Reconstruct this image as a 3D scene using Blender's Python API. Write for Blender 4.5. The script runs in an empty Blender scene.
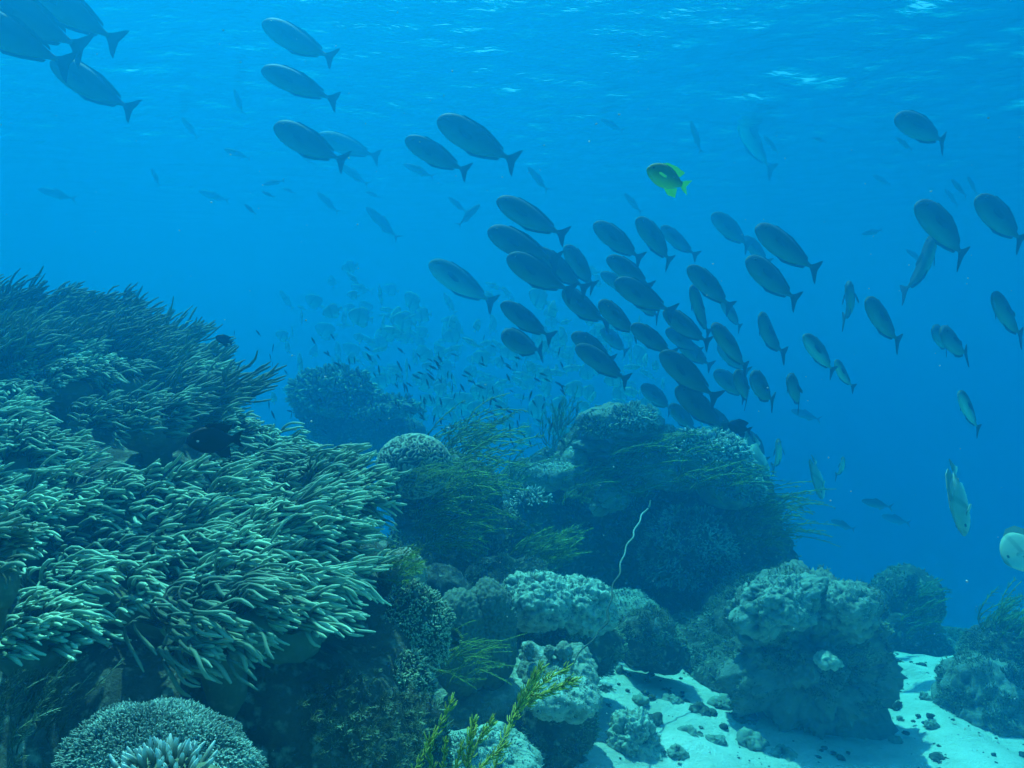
import bpy, math, random
import numpy as np
from mathutils import Vector, Matrix, noise as mn
R = math.radians
random.seed(7)
rng = np.random.default_rng(7)
sc = bpy.context.scene
col = sc.collection

# ------------------------------------------------------------------ camera, light, exposure
F = 803.0
cam = bpy.data.objects.new('camera', bpy.data.cameras.new('camera')); col.objects.link(cam); sc.camera = cam
cam.data.sensor_width = 36; cam.data.lens = F/1024*36
cam.data.clip_start = .02; cam.data.clip_end = 500
cam.location = (0, 0, 0); cam.rotation_euler = (R(90), 0, 0)
SUN_AZ, SUN_EL = R(-28), R(68)
w = bpy.data.worlds.new('World'); sc.world = w; w.use_nodes = True
_nt = w.node_tree; _bg = _nt.nodes['Background']
_sky = _nt.nodes.new('ShaderNodeTexSky'); _sky.sky_type = 'NISHITA'; _sky.sun_disc = False
_sky.sun_elevation = SUN_EL; _sky.sun_rotation = SUN_AZ
_nt.links.new(_sky.outputs[0], _bg.inputs[0]); _bg.inputs[1].default_value = .15
_l = bpy.data.lights.new('sun', 'SUN'); _l.energy = 5; _l.angle = R(.5); _l.color = (1, .97, .9)
_lo = bpy.data.objects.new('sun', _l); col.objects.link(_lo); _lo.rotation_euler = (-(R(90)-SUN_EL), 0, -SUN_AZ)
sc.view_settings.view_transform = 'Standard'; sc.view_settings.look = 'None'
sc.view_settings.gamma = 1; sc.view_settings.use_curve_mapping = False
sc.view_settings.exposure = 1.34
sc.cycles.volume_bounces = 3; sc.cycles.max_bounces = 8; sc.cycles.diffuse_bounces = 3
sc.cycles.transparent_max_bounces = 12; sc.cycles.use_denoising = True
sc.cycles.caustics_reflective = False; sc.cycles.caustics_refractive = False

WATER_Z = 3.6
def P(px, py, d): return np.array([(px-512)/F*d, d, (384-py)/F*d])

# ------------------------------------------------------------------ object helpers
def tag(o, label=None, cat=None, group=None, kind=None):
    if label: o['label'] = label
    if cat: o['category'] = cat
    if group: o['group'] = group
    if kind: o['kind'] = kind
    return o
def empty(name, loc, label, cat, group=None):
    o = bpy.data.objects.new(name, None); col.objects.link(o)
    o.empty_display_size = .1; o.location = tuple(loc)
    return tag(o, label, cat, group)
class Geo:
    def __init__(s): s.v = []; s.f = []; s.a = []; s.n = 0
    def add(s, v, f, a=None):
        v = np.asarray(v, float).reshape(-1, 3)
        s.v.append(v); s.f += [tuple(int(i)+s.n for i in q) for q in f]
        s.a.append(np.zeros(len(v)) if a is None else np.asarray(a, float).reshape(-1)); s.n += len(v)
    def build(s, name, mat, parent=None, smooth=True, loc=None):
        me = bpy.data.meshes.new(name)
        v = np.concatenate(s.v)
        if loc is not None: v = v - np.asarray(loc)
        me.from_pydata(v.tolist(), [], s.f)
        if smooth: me.polygons.foreach_set('use_smooth', [True]*len(me.polygons))
        at = me.attributes.new('tip', 'FLOAT', 'POINT'); at.data.foreach_set('value', np.concatenate(s.a).astype(np.float32))
        me.materials.append(mat); me.update()
        o = bpy.data.objects.new(name, me); col.objects.link(o)
        if parent is not None: o.parent = parent
        elif loc is not None: o.location = tuple(loc)
        return o
def tubes(C, Rr, sides=6, tip=None):
    """C: K x n x 3 centre lines, Rr: K x n radii -> verts, faces, tip attribute"""
    C = np.asarray(C, float); Rr = np.asarray(Rr, float); K, n, _ = C.shape
    T = np.gradient(C, axis=1); T /= np.linalg.norm(T, axis=2, keepdims=True)+1e-9
    ref = np.tile(np.array([.13, .21, .97]), (K, n, 1))
    bad = np.abs((T*ref).sum(2)) > .93; ref[bad] = (.9, .4, .1)
    A = np.cross(T, ref); A /= np.linalg.norm(A, axis=2, keepdims=True)+1e-9
    B = np.cross(T, A)
    th = np.arange(sides)/sides*2*math.pi
    V = C[:, :, None] + Rr[:, :, None, None]*(A[:, :, None]*np.cos(th)[None, None, :, None] + B[:, :, None]*np.sin(th)[None, None, :, None])
    k, j, i = np.meshgrid(np.arange(K), np.arange(n-1), np.arange(sides), indexing='ij')
    b = (k*n+j)*sides; i2 = (i+1) % sides
    Q = np.stack([b+i, b+i2, b+sides+i2, b+sides+i], -1).reshape(-1, 4)
    t = np.tile(np.linspace(0, 1, n)[None, :, None], (K, 1, sides)) if tip is None else tip
    return V.reshape(-1, 3), Q.tolist(), t.reshape(-1)
_ico = {}
def ico(sub):
    if sub not in _ico:
        import bmesh
        bm = bmesh.new(); bmesh.ops.create_icosphere(bm, subdivisions=sub, radius=1)
        v = np.array([q.co[:] for q in bm.verts]); v /= np.linalg.norm(v, axis=1, keepdims=True)
        _ico[sub] = (v, [tuple(q.index for q in f.verts) for f in bm.faces]); bm.free()
    return _ico[sub]
def nz(p, s, o=(0, 0, 0)): return mn.noise((p[0]*s+o[0], p[1]*s+o[1], p[2]*s+o[2]))
def lobed(center, lobes, amp=.06, sc1=3., knob=0., kscale=10., fine=.012, sub=5, seed=0, flat=None):
    """closed star-shaped body around center made of ellipsoid lobes with noise and knobs"""
    D, Fc = ico(sub); c = np.asarray(center, float)
    r = np.zeros(len(D))
    for off, rad in lobes:
        off = np.asarray(off, float); rad = np.asarray(rad, float)*np.ones(3)
        d = D/rad; o = -off/rad
        A = (d*d).sum(1); Bq = (d*o).sum(1); Cq = (o*o).sum()-1
        disc = Bq*Bq-A*Cq
        t = np.where(disc > 0, (-Bq+np.sqrt(np.maximum(disc, 0)))/A, 0)
        r = np.maximum(r, t)
    r = np.maximum(r, .02)
    V = D*r[:, None]; out = np.empty_like(V); att = np.empty(len(V)); o = (seed*7.3, seed*3.1, seed*5.7)
    for i in range(len(V)):
        p = V[i]; h = amp*(nz(p, sc1, o)+.5*nz(p, sc1*2.3, o))+fine*nz(p, sc1*9, o)
        k = 0
        if knob:
            w_ = .25*mn.noise((p[0]*kscale*.6+o[1], p[1]*kscale*.6, p[2]*kscale*.6)); q = (p[0]*kscale+o[0]+w_, p[1]*kscale+o[1], p[2]*kscale+o[2]-w_)
            f1 = mn.voronoi(q)[0][0]; k = math.sqrt(max(0., 1-1.15*f1*f1)); f2 = mn.voronoi((q[0]*2.6+3, q[1]*2.6, q[2]*2.6))[0][0]; k2 = math.sqrt(max(0., 1-1.2*f2*f2))
            h += knob*((k-.6)+.42*(k2-.6)); k = .6*k+.4*k2
        out[i] = p+D[i]*h; att[i] = k
    return out+c, Fc, att

# ------------------------------------------------------------------ materials
def newmat(name, rough=.85, spec=.2):
    m = bpy.data.materials.new(name); m.use_nodes = True; t = m.node_tree
    b = t.nodes['Principled BSDF']; b.inputs['Roughness'].default_value = rough; b.inputs['Specular IOR Level'].default_value = spec
    return m, t, b
def N(t, k, **kw):
    n = t.nodes.new(k)
    for a, v in kw.items(): setattr(n, a, v)
    return n
def mixc(t, fac, a, b):
    m = N(t, 'ShaderNodeMix', data_type='RGBA')
    if hasattr(fac, 'links') or not isinstance(fac, float): t.links.new(fac, m.inputs[0])
    else: m.inputs[0].default_value = fac
    for s, v in ((m.inputs[6], a), (m.inputs[7], b)):
        if isinstance(v, tuple): s.default_value = (*v, 1)
        else: t.links.new(v, s)
    return m.outputs[2]
def ramp(t, src, lo, hi):
    r = N(t, 'ShaderNodeMapRange'); r.inputs[1].default_value = lo; r.inputs[2].default_value = hi
    t.links.new(src, r.inputs[0]); return r.outputs[0]
def rock_mat(name, c1, c2, c3, scale=6., bump=.6, knobc=None, bscale=40):
    m, t, b = newmat(name)
    co = N(t, 'ShaderNodeTexCoord').outputs['Object']
    n1 = N(t, 'ShaderNodeTexNoise'); n1.inputs['Scale'].default_value = scale; n1.inputs['Detail'].default_value = 6; n1.inputs['Roughness'].default_value = .65
    n2 = N(t, 'ShaderNodeTexNoise'); n2.inputs['Scale'].default_value = scale*3.7; n2.inputs['Detail'].default_value = 5
    n3 = N(t, 'ShaderNodeTexNoise'); n3.inputs['Scale'].default_value = bscale; n3.inputs['Detail'].default_value = 8; n3.inputs['Roughness'].default_value = .7
    for n in (n1, n2, n3): t.links.new(co, n.inputs['Vector'])
    c = mixc(t, ramp(t, n1.outputs[0], .38, .62), c1, c2)
    c = mixc(t, ramp(t, n2.outputs[0], .56, .7), c, c3)
    if knobc:
        a = N(t, 'ShaderNodeAttribute', attribute_name='tip')
        c = mixc(t, ramp(t, a.outputs['Fac'], .4, .9), c, knobc)
    t.links.new(c, b.inputs['Base Color'])
    bp = N(t, 'ShaderNodeBump'); bp.inputs['Strength'].default_value = bump; bp.inputs['Distance'].default_value = .035
    t.links.new(n3.outputs[0], bp.inputs['Height']); t.links.new(bp.outputs[0], b.inputs['Normal'])
    return m
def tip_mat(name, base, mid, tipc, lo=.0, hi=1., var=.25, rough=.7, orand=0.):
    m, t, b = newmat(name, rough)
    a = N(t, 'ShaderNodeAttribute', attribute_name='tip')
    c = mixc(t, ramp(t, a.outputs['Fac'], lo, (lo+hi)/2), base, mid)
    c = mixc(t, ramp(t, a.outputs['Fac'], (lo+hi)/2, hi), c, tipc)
    g = N(t, 'ShaderNodeNewGeometry'); n = N(t, 'ShaderNodeTexNoise'); n.inputs['Scale'].default_value = 5
    t.links.new(N(t, 'ShaderNodeTexCoord').outputs['Object'], n.inputs['Vector'])
    h = N(t, 'ShaderNodeHueSaturation'); t.links.new(c, h.inputs['Color'])
    mr = N(t, 'ShaderNodeMapRange'); mr.inputs[1].default_value = .3; mr.inputs[2].default_value = .7
    mr.inputs[3].default_value = 1-var; mr.inputs[4].default_value = 1+var
    t.links.new(n.outputs[0], mr.inputs[0]); t.links.new(mr.outputs[0], h.inputs['Value'])
    if orand:
        oi = N(t, 'ShaderNodeObjectInfo'); mr2 = N(t, 'ShaderNodeMapRange'); mr2.inputs[3].default_value = 1-orand; mr2.inputs[4].default_value = 1+orand
        t.links.new(oi.outputs['Random'], mr2.inputs[0]); mm = N(t, 'ShaderNodeMath', operation='MULTIPLY')
        t.links.new(mr.outputs[0], mm.inputs[0]); t.links.new(mr2.outputs[0], mm.inputs[1]); t.links.new(mm.outputs[0], h.inputs['Value'])
    t.links.new(h.outputs[0], b.inputs['Base Color'])
    return m
M = {}
M['reef'] = rock_mat('reef rock', (.05, .055, .04), (.14, .15, .11), (.34, .38, .3), 9, 1.)
M['reef_dark'] = rock_mat('darker reef rock', (.05, .055, .04), (.13, .14, .10), (.34, .38, .28), 7, 1.)  # close to the plain reef colours, slightly darker
M['reef_pale'] = rock_mat('pale encrusted rock', (.22, .22, .17), (.4, .4, .3), (.6, .6, .5), 7, .8)
M['reef_lump'] = rock_mat('lumpy encrusted rock', (.03, .035, .03), (.08, .09, .07), (.22, .25, .2), 9, .8, (.20, .23, .19))
M['knob'] = rock_mat('pale leather coral', (.035, .045, .035), (.07, .09, .06), (.15, .18, .13), 6, .6, (.42, .46, .37))  # dark base colours paint shade into the crevices between pale knobs
M['knob_dim'] = rock_mat('grey leather coral', (.03, .035, .03), (.06, .07, .05), (.13, .15, .11), 6, .6, (.26, .30, .24))  # dimmer knobs, crevice shade again put into the base colours
M['brain'] = rock_mat('brain coral', (.05, .06, .04), (.05, .06, .04), (.06, .07, .05), 6, .2, (.30, .33, .25))
M['lobe'] = rock_mat('smooth massive coral', (.03, .04, .03), (.05, .06, .045), (.07, .09, .06), 8, .4, (.13, .15, .11))
M['finger'] = tip_mat('soft coral fingers', (.02, .03, .022), (.13, .20, .13), (.40, .50, .34), lo=.2, hi=1.05, var=.3, orand=.35)  # pale tips are real; near-black roots paint in the shade of the hollows
M['finger_far'] = tip_mat('long soft coral branches', (.03, .04, .03), (.08, .11, .07), (.17, .23, .15), var=.3, orand=.3)
M['stalk'] = rock_mat('soft coral stalk', (.10, .12, .07), (.14, .16, .1), (.2, .22, .14), 9, .3)
M['bush'] = tip_mat('brown bushy coral', (.04, .05, .03), (.12, .14, .08), (.5, .55, .36))
M['white_tip'] = tip_mat('white tipped coral', (.10, .12, .09), (.24, .27, .22), (.66, .68, .62), .2, .95)
M['fluff'] = tip_mat('pale polyps', (.07, .09, .075), (.19, .24, .20), (.38, .46, .38), var=.55)
M['turf'] = tip_mat('short algal turf', (.05, .055, .04), (.10, .13, .06), (.26, .31, .20), var=.6)
M['alga'] = tip_mat('olive green alga', (.06, .09, .02), (.12, .19, .03), (.22, .34, .05))
M['frond'] = tip_mat('yellow green frond', (.12, .14, .02), (.24, .27, .04), (.42, .44, .07))
M['whip'] = tip_mat('whip coral', (.05, .06, .04), (.2, .22, .17), (.40, .42, .34), .0, .9)
M['plate'] = rock_mat('plate coral', (.16, .19, .13), (.26, .3, .2), (.36, .4, .28), 9, .6)

def fish_mat(name, back, belly, zlo, zhi, stripes=None, sscale=9., rough=.62):
    m, t, b = newmat(name, rough, .1)
    x = N(t, 'ShaderNodeSeparateXYZ'); t.links.new(N(t, 'ShaderNodeTexCoord').outputs['Object'], x.inputs[0])
    c = mixc(t, ramp(t, x.outputs[2], zlo, zhi), belly, back)
    if stripes:
        wv = N(t, 'ShaderNodeMath', operation='SINE'); ml = N(t, 'ShaderNodeMath', operation='MULTIPLY'); ml.inputs[1].default_value = sscale
        t.links.new(x.outputs[0], ml.inputs[0]); t.links.new(ml.outputs[0], wv.inputs[0])
        c = mixc(t, ramp(t, wv.outputs[0], .55, .9), c, stripes)
    t.links.new(c, b.inputs['Base Color']); return m
M['uni'] = fish_mat('dark surgeonfish skin', (.05, .06, .06), (.22, .24, .16), -.14, .03)
M['uni_pale'] = fish_mat('pale bellied skin', (.06, .07, .06), (.5, .5, .36), -.10, .05)
M['fin'] = fish_mat('dark fin', (.03, .045, .05), (.03, .045, .05), 0, 1)
M['eye'] = newmat('fish eye', .2, .5)[0]; M['eye'].node_tree.nodes['Principled BSDF'].inputs['Base Color'].default_value = (.01, .01, .01, 1)
M['black'] = fish_mat('black fish skin', (.012, .012, .014), (.015, .015, .017), 0, 1)
M['yg'] = fish_mat('green yellow fish skin', (.12, .15, .03), (.55, .55, .03), -.22, .05)
M['yfin'] = fish_mat('yellow fin', (.75, .85, .03), (.75, .85, .03), 0, 1)
M['silver'] = fish_mat('pale silver skin', (.35, .37, .3), (.6, .6, .52), -.2, .1, (.26, .28, .22), 16)
M['silver_slim'] = fish_mat('pale slim fish skin', (.2, .24, .2), (.7, .7, .6), -.08, .04)

# ------------------------------------------------------------------ sea floor, water, haze
def sstep(a, b, x):
    t = np.clip((x-a)/(b-a), 0, 1); return t*t*(3-2*t)
def axis(a, b, lo, hi, fine, coarse):
    out = [a]; x = a
    while x < b:
        d = 0 if lo <= x <= hi else min(abs(x-lo), abs(x-hi))
        x += fine+min(coarse-fine, d*.12); out.append(x)
    return np.array(out)
_w = [(rng.uniform(.25, 1.4), rng.uniform(0, 6.28), rng.uniform(0, 6.28)) for _ in range(14)]
def floor_z(X, Y):
    X = np.asarray(X, float); Y = np.asarray(Y, float)
    z = -1.61-.20*sstep(.5, 1.7, X)+0*Y
    for lam, th, ph in _w: z = z+lam*.010*np.sin((X*np.cos(th)+Y*np.sin(th))*6.28/lam+ph)
    z = z+.03*np.sin(X*1.1+1)*np.cos(Y*.9)
    drop = np.maximum(0, Y-5.1-.25*np.sin(X*.8)); z = z-np.minimum(.5*drop*drop/(drop+.5), 12.0)
    return z
def grid(name, f, xs, ys, mat):
    X, Y = np.meshgrid(xs, ys); Z = f(X, Y); W = len(xs)
    v = np.stack([X, Y, Z], -1).reshape(-1, 3)
    j, i = np.meshgrid(np.arange(len(ys)-1), np.arange(W-1), indexing='ij')
    q = np.stack([j*W+i, j*W+i+1, (j+1)*W+i+1, (j+1)*W+i], -1).reshape(-1, 4)
    if name == 'sea_floor':
        for i_ in np.where((np.abs(v[:, 0]-1.2) < 3) & (v[:, 1] > 2.5) & (v[:, 1] < 8))[0]: v[i_, 2] += .035*mn.noise((v[i_, 0]*3, v[i_, 1]*3, 1))+.018*mn.noise((v[i_, 0]*9, v[i_, 1]*9, 4))
    g = Geo(); g.add(v, q.tolist()); return g.build(name, mat)
m, t, b = newmat('sand', .95, .1)
co = N(t, 'ShaderNodeTexCoord').outputs['Object']
n1 = N(t, 'ShaderNodeTexNoise'); n1.inputs['Scale'].default_value = 2.2; n1.inputs['Detail'].default_value = 8; n1.inputs['Roughness'].default_value = .7
n2 = N(t, 'ShaderNodeTexNoise'); n2.inputs['Scale'].default_value = 38; n2.inputs['Detail'].default_value = 6; n2.inputs['Roughness'].default_value = .75
for n in (n1, n2): t.links.new(co, n.inputs['Vector'])
c = mixc(t, ramp(t, n1.outputs[0], .4, .66), (.84, .80, .71), (.58, .55, .46))
c = mixc(t, ramp(t, n2.outputs[0], .6, .72), c, (.38, .37, .3))
t.links.new(c, b.inputs['Base Color'])
bp = N(t, 'ShaderNodeBump'); bp.inputs['Strength'].default_value = 1; bp.inputs['Distance'].default_value = .035
t.links.new(n2.outputs[0], bp.inputs['Height']); t.links.new(bp.outputs[0], b.inputs['Normal'])
M['sand'] = m
tag(grid('sea_floor', floor_z, axis(-44, 43, -1.5, 4, .04, 2.5), axis(-7, 76, 3, 7.5, .04, 2.5), M['sand']), kind='structure')

m = bpy.data.materials.new('water surface'); m.use_nodes = True; t = m.node_tree; t.nodes.clear()
out = N(t, 'ShaderNodeOutputMaterial'); mx = N(t, 'ShaderNodeMixShader'); fr = N(t, 'ShaderNodeFresnel'); fr.inputs[0].default_value = 1.33
tr = N(t, 'ShaderNodeBsdfTransparent'); gl = N(t, 'ShaderNodeBsdfGlossy'); gl.inputs['Roughness'].default_value = .08
wn = N(t, 'ShaderNodeTexNoise'); wn.inputs['Scale'].default_value = 8; wn.inputs['Detail'].default_value = 3
wmp = N(t, 'ShaderNodeMapping'); wmp.inputs['Scale'].default_value = (.7, 1.5, 1); wmp.inputs['Rotation'].default_value = (0, 0, .25)
t.links.new(N(t, 'ShaderNodeTexCoord').outputs['Object'], wmp.inputs[0]); t.links.new(wmp.outputs[0], wn.inputs['Vector'])
wb = N(t, 'ShaderNodeBump'); wb.inputs['Strength'].default_value = 1; wb.inputs['Distance'].default_value = .024; t.links.new(wn.outputs[0], wb.inputs['Height'])
t.links.new(wb.outputs[0], fr.inputs['Normal']); t.links.new(wb.outputs[0], gl.inputs['Normal'])
L = t.links.new; L(fr.outputs[0], mx.inputs[0]); L(tr.outputs[0], mx.inputs[1]); L(gl.outputs[0], mx.inputs[2]); L(mx.outputs[0], out.inputs[0])
_ws = [(lam, rng.uniform(-.9, .9)+1.2, rng.uniform(0, 6.28), a) for lam, a in
       [(rng.uniform(.9, 3.0), .0038) for _ in range(14)]+[(rng.uniform(.22, .7), .0042) for _ in range(40)]]
def wave_z(X, Y):
    Z = WATER_Z+0*X
    for lam, th, ph, a in _ws: Z = Z+lam*a*np.sin((X*np.cos(th)+Y*np.sin(th))*6.283/lam+ph+.6*np.sin(X*.7+Y*.5+ph))
    return Z
tag(grid('water', wave_z, axis(-40, 40, -11, 11, .055, 2), axis(-6, 60, 7, 19, .055, 2), m), kind='structure')

m = bpy.data.materials.new('sea water haze'); m.use_nodes = True; t = m.node_tree; t.nodes.clear()
out = N(t, 'ShaderNodeOutputMaterial'); pv = N(t, 'ShaderNodeVolumePrincipled')
SS = np.array((.0007, .035, .074)); SA = np.array((.30, .058, .034)); DN = .45
C_ = SS/DN; A_ = (1-SA/DN/(1-C_))**2
pv.inputs['Color'].default_value = (*C_, 1); pv.inputs['Absorption Color'].default_value = (*A_, 1)
pv.inputs['Density'].default_value = DN; pv.inputs['Anisotropy'].default_value = .72
t.links.new(pv.outputs[0], out.inputs['Volume'])
g = Geo(); x0, y0, z0, x1, y1, z1 = -46, -9, -16.2, 46, 80, 4.3
g.add([(x, y, z) for x in (x0, x1) for y in (y0, y1) for z in (z0, z1)],
      [(0, 1, 3, 2), (4, 6, 7, 5), (0, 4, 5, 1), (2, 3, 7, 6), (0, 2, 6, 4), (1, 5, 7, 3)])
tag(g.build('haze', m, smooth=False), kind='stuff')

# ------------------------------------------------------------------ left reef slope
ctl = np.array([(-1.27, 2.2, -.72), (-.69, 2.1, -.70), (-.25, 2.3, -.85), (-3, 2.2, -.55), (-.6, 3.4, -.50), (-.42, 3.0, -.62),
 (-1.06, 4, -.36), (-1.79, 4.6, -.12), (-2.57, 5, .12), (-3.4, 5, .13), (-4.5, 5, .15), (-6.5, 5, .15), (-1.5, 3, -.42), (-2.2, 3.6, -.16),
 (-3, 3.4, -.2), (-5, 3.2, -.2), (-2.0, 5.8, -.5), (-3, 6.4, -.3), (-5, 6.6, -.3), (-1, 5, -1.0), (-1.9, 2.6, -.52), (-1.0, 2.7, -.52), (-5, 1, -.8)])
def _phi(r): return np.where(r > 1e-9, r*r*np.log(r+1e-12), 0)
_n = len(ctl); _d = np.linalg.norm(ctl[:, None, :2]-ctl[None, :, :2], axis=2)
_A = np.zeros((_n+3, _n+3)); _A[:_n, :_n] = _phi(_d)+np.eye(_n)*.02; _A[:_n, _n] = 1; _A[:_n, _n+1:] = ctl[:, :2]; _A[_n:, :_n] = _A[:_n, _n:].T
_cf = np.linalg.solve(_A, np.concatenate([ctl[:, 2], np.zeros(3)]))
def slope_z(X, Y):
    X = np.asarray(X, float); Y = np.asarray(Y, float); Xc = np.clip(X, -6.5, .5); Yc = np.clip(Y, 1.2, 6.6)
    z = _cf[_n]+_cf[_n+1]*Xc+_cf[_n+2]*Yc
    for k in range(_n): z = z+_cf[k]*_phi(np.hypot(Xc-ctl[k, 0], Yc-ctl[k, 1]))
    lo = -1.15+.03*np.sin(X*9); z = lo+(z-lo)*sstep(1.72, 2.12, Y+.05*np.sin(X*6))
    e = np.interp(Y, [1, 1.5, 2.2, 3.0, 3.4, 4, 5, 6, 8], [-.36, -.34, -.34, -.50, -.68, -1.05, -1.7, -2.5, -4])
    e = e+.05*np.sin(Y*11)+.03*np.sin(Y*23+1)
    z = z+(-2.3-z)*sstep(0, .34, X-e)
    z = z+(-7-z)*sstep(6.4, 11, Y)
    return z
def slope_mesh(X, Y):
    z = slope_z(X, Y); fl = z.ravel(); xs = X.ravel(); ys = Y.ravel()
    h = np.array([.10*mn.noise((x*2.4, y*2.4, q*2.4))+.05*mn.noise((x*7, y*7, q*7))+.02*mn.noise((x*19, y*19, q*19)) for x, y, q in zip(xs, ys, fl)])
    return (fl+h).reshape(z.shape)
tag(grid('reef_slope', slope_mesh, axis(-8.5, .25, -2.6, .25, .03, .2), axis(-1.5, 11, 1.3, 4.5, .035, .25), M['reef_dark']), kind='structure')
def hit(px, py, f=slope_z, d0=1.3, d1=9):
    ds = np.linspace(d0, d1, 1500); X = (px-512)/F*ds; Z = (384-py)/F*ds
    below = Z < f(X, ds); k = int(np.argmax(below))
    return None if not below[k] else np.array([X[k], ds[k], Z[k]])

ORD = ['first', 'second', 'third', 'fourth', 'fifth', 'sixth', 'seventh', 'eighth', 'ninth', 'tenth', 'eleventh', 'twelfth']
def unit(v): v = np.asarray(v, float); return v/(np.linalg.norm(v, axis=-1, keepdims=True)+1e-9)
# ------------------------------------------------------------------ soft corals
def soft_coral(pos, size, label, flow=(1, -.1, .05), L=(.12, .205), rad=.0062, locks=16, per=8, mat='finger', group='finger soft coral colonies on the left slope',
               r=None, up=(0, -.4, .9), spread=1.0, cutv=.05, name='soft_coral', droop=.0, stalkmat='stalk'):
    r = r or random
    g0 = np.random.default_rng(int(abs(pos[0]*7919+pos[2]*3571+pos[1]*101)*100) % 99991)
    o = empty(name, pos, label, 'coral', group)
    up = unit(up); flow = unit(flow); rb = size*.42
    v, f, a = lobed((0, 0, rb*.1), [((0, 0, 0), (rb*1.15, rb*.95, rb*.8)), ((rb*.2, 0, -rb*1.0), (rb*.45, rb*.45, rb*1.2))], amp=rb*.2, sc1=2/size, sub=3, fine=0, seed=int(g0.integers(99)))
    g = Geo(); g.add(v, f, a); g.build('stalk', M[stalkmat], o)
    curves = []; radii = []
    n = 10; t = np.linspace(0, 1, n)**.9
    for k in range(locks):
        # lock direction over the dome, biased up and to the viewer
        while True:
            q = g0.normal(size=3); q /= np.linalg.norm(q)
            if q @ up > cutv: break
        q = unit(q*spread+up*.5)
        root = q*np.array([1.1, .95, .8])*rb*g0.uniform(.75, 1.0)+(0, 0, rb*.1)
        fan = unit(np.cross(q, flow)+g0.normal(size=3)*.35)
        fl = unit(flow+g0.normal(size=3)*(.15, .16, .15)+np.array((0, 0, 1))*max(0, q[2])*.10)
        LL = g0.uniform(*L)*size/.26; kd = g0.uniform(.3, 1.7)
        kb = g0.uniform(.7, 1.3)
        for s in range(per):
            u = (s-(per-1)/2)/per
            rt = root+fan*u*rb*.55+g0.normal(size=3)*rb*.06
            d0 = unit(q+fan*u*.5+g0.normal(size=3)*.16)
            fl2 = unit(fl+fan*u*.25+g0.normal(size=3)*.10)
            ln = LL*g0.uniform(.7, 1.1)
            w = (t**.75)[:, None]*kb; w = np.clip(w, 0, 1)
            dirs = unit(d0*(1-w)+fl2*w*1.2+np.array((0, 0, -droop*kd))*(t**1.5)[:, None])
            ph = g0.uniform(0, 6.28, 2); wig = g0.uniform(.12, .42)*np.stack([np.sin(t*7+ph[0]), np.cos(t*8+ph[1]), np.sin(t*9+ph[0]+ph[1])], -1)
            dirs = unit(dirs+wig)
            c = rt+np.concatenate([[np.zeros(3)], np.cumsum(dirs[:-1]*ln/(n-1), axis=0)])
            curves.append(c); rr = rad*g0.uniform(.75, 1.2)*(1+g0.uniform(-.14, .14, n))
            radii.append(rr*np.array([.8, .9, .95, 1, 1, 1, 1.02, 1.05, .95, .45]))
            if g0.random() < .45:   # forked tip
                j = int(g0.integers(4, 7)); sp = unit(dirs[j]+fan*g0.choice([-1, 1])*.55+g0.normal(size=3)*.2)
                ln2 = ln*(n-1-j)/(n-1)*g0.uniform(.6, .95)
                dd = unit(sp*(1-t[:, None])+fl2*t[:, None]*1.3)
                c2 = c[j]+np.concatenate([[np.zeros(3)], np.cumsum(dd[:-1]*ln2/(n-1), axis=0)])
                curves.append(c2); radii.append(rr*.92*np.array([.8, .9, .95, 1, 1, 1, 1.02, 1.05, .95, .45]))
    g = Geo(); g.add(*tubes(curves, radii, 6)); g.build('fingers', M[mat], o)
    return o
rows = [  # py, [px...], size (near slope, bottom to top)
 (618, [92, 165, 222, 275], .28),
 (572, [20, 98, 178, 240, 292], .28),
 (527, [-10, 62, 140, 215, 280, 318], .28),
 (488, [30, 240, 292], .26),
 (452, [-5, 150, 236, 272], .24),
 (420, [30, 96, 206, 240], .22),
 (394, [0, 64, 130, 192], .22),
 (374, [30, 90, 150, 190], .21)]
rn = ['lowest', 'second lowest', 'third lowest', 'fourth', 'fifth', 'sixth', 'seventh', 'topmost short-fingered']
adj = ['pale-tipped', 'dense', 'shaggy', 'swept', 'combed', 'rounded', 'spreading', 'tufted']
for ri, (py, xs, size) in enumerate(rows):
    for ci, px in enumerate(xs):
        h = hit(px+random.uniform(-8, 8), py+random.uniform(-7, 7)+14)
        if h is None: continue
        s = size*random.uniform(.8, 1.2)
        pass
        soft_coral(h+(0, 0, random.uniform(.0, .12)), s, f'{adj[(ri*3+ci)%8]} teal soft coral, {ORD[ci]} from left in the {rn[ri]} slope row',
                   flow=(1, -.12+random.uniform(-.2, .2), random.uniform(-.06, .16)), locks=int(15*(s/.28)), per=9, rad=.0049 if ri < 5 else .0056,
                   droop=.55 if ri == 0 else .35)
# loose ones over the right edge of the slope
for k, (px, py, d, lab) in enumerate([
   (362, 508, 2.75, 'large pale soft coral whose tips reach farthest right, left of the brain coral'),
   (330, 545, 2.5, 'soft coral colony on the right edge of the slope, just below the one reaching farthest right'),
   (335, 590, 2.4, 'soft coral colony with thin fingers above the brown bushy coral'),
   (296, 640, 2.15, 'soft coral colony with drooping fingers at the lower right corner of the slope'),
   (240, 645, 2.0, 'soft coral colony with long fingers hanging over the dark hollow'),
   (-2, 590, 1.75, 'bright close soft coral tuft at the left picture edge'),
   (60, 655, 1.9, 'soft coral with curled fingers above the weedy bottom left corner')]):
    soft_coral(P(px-22, py, d), .27 if k < 5 else .2, lab.replace('soft coral colony','soft coral'), flow=(1, -.1, 0 if k not in (3, 4) else -.2), droop=.05+(.3 if k in (3, 4, 6) else 0),
               locks=18 if k < 5 else 13, per=10, rad=.0048)
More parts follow.
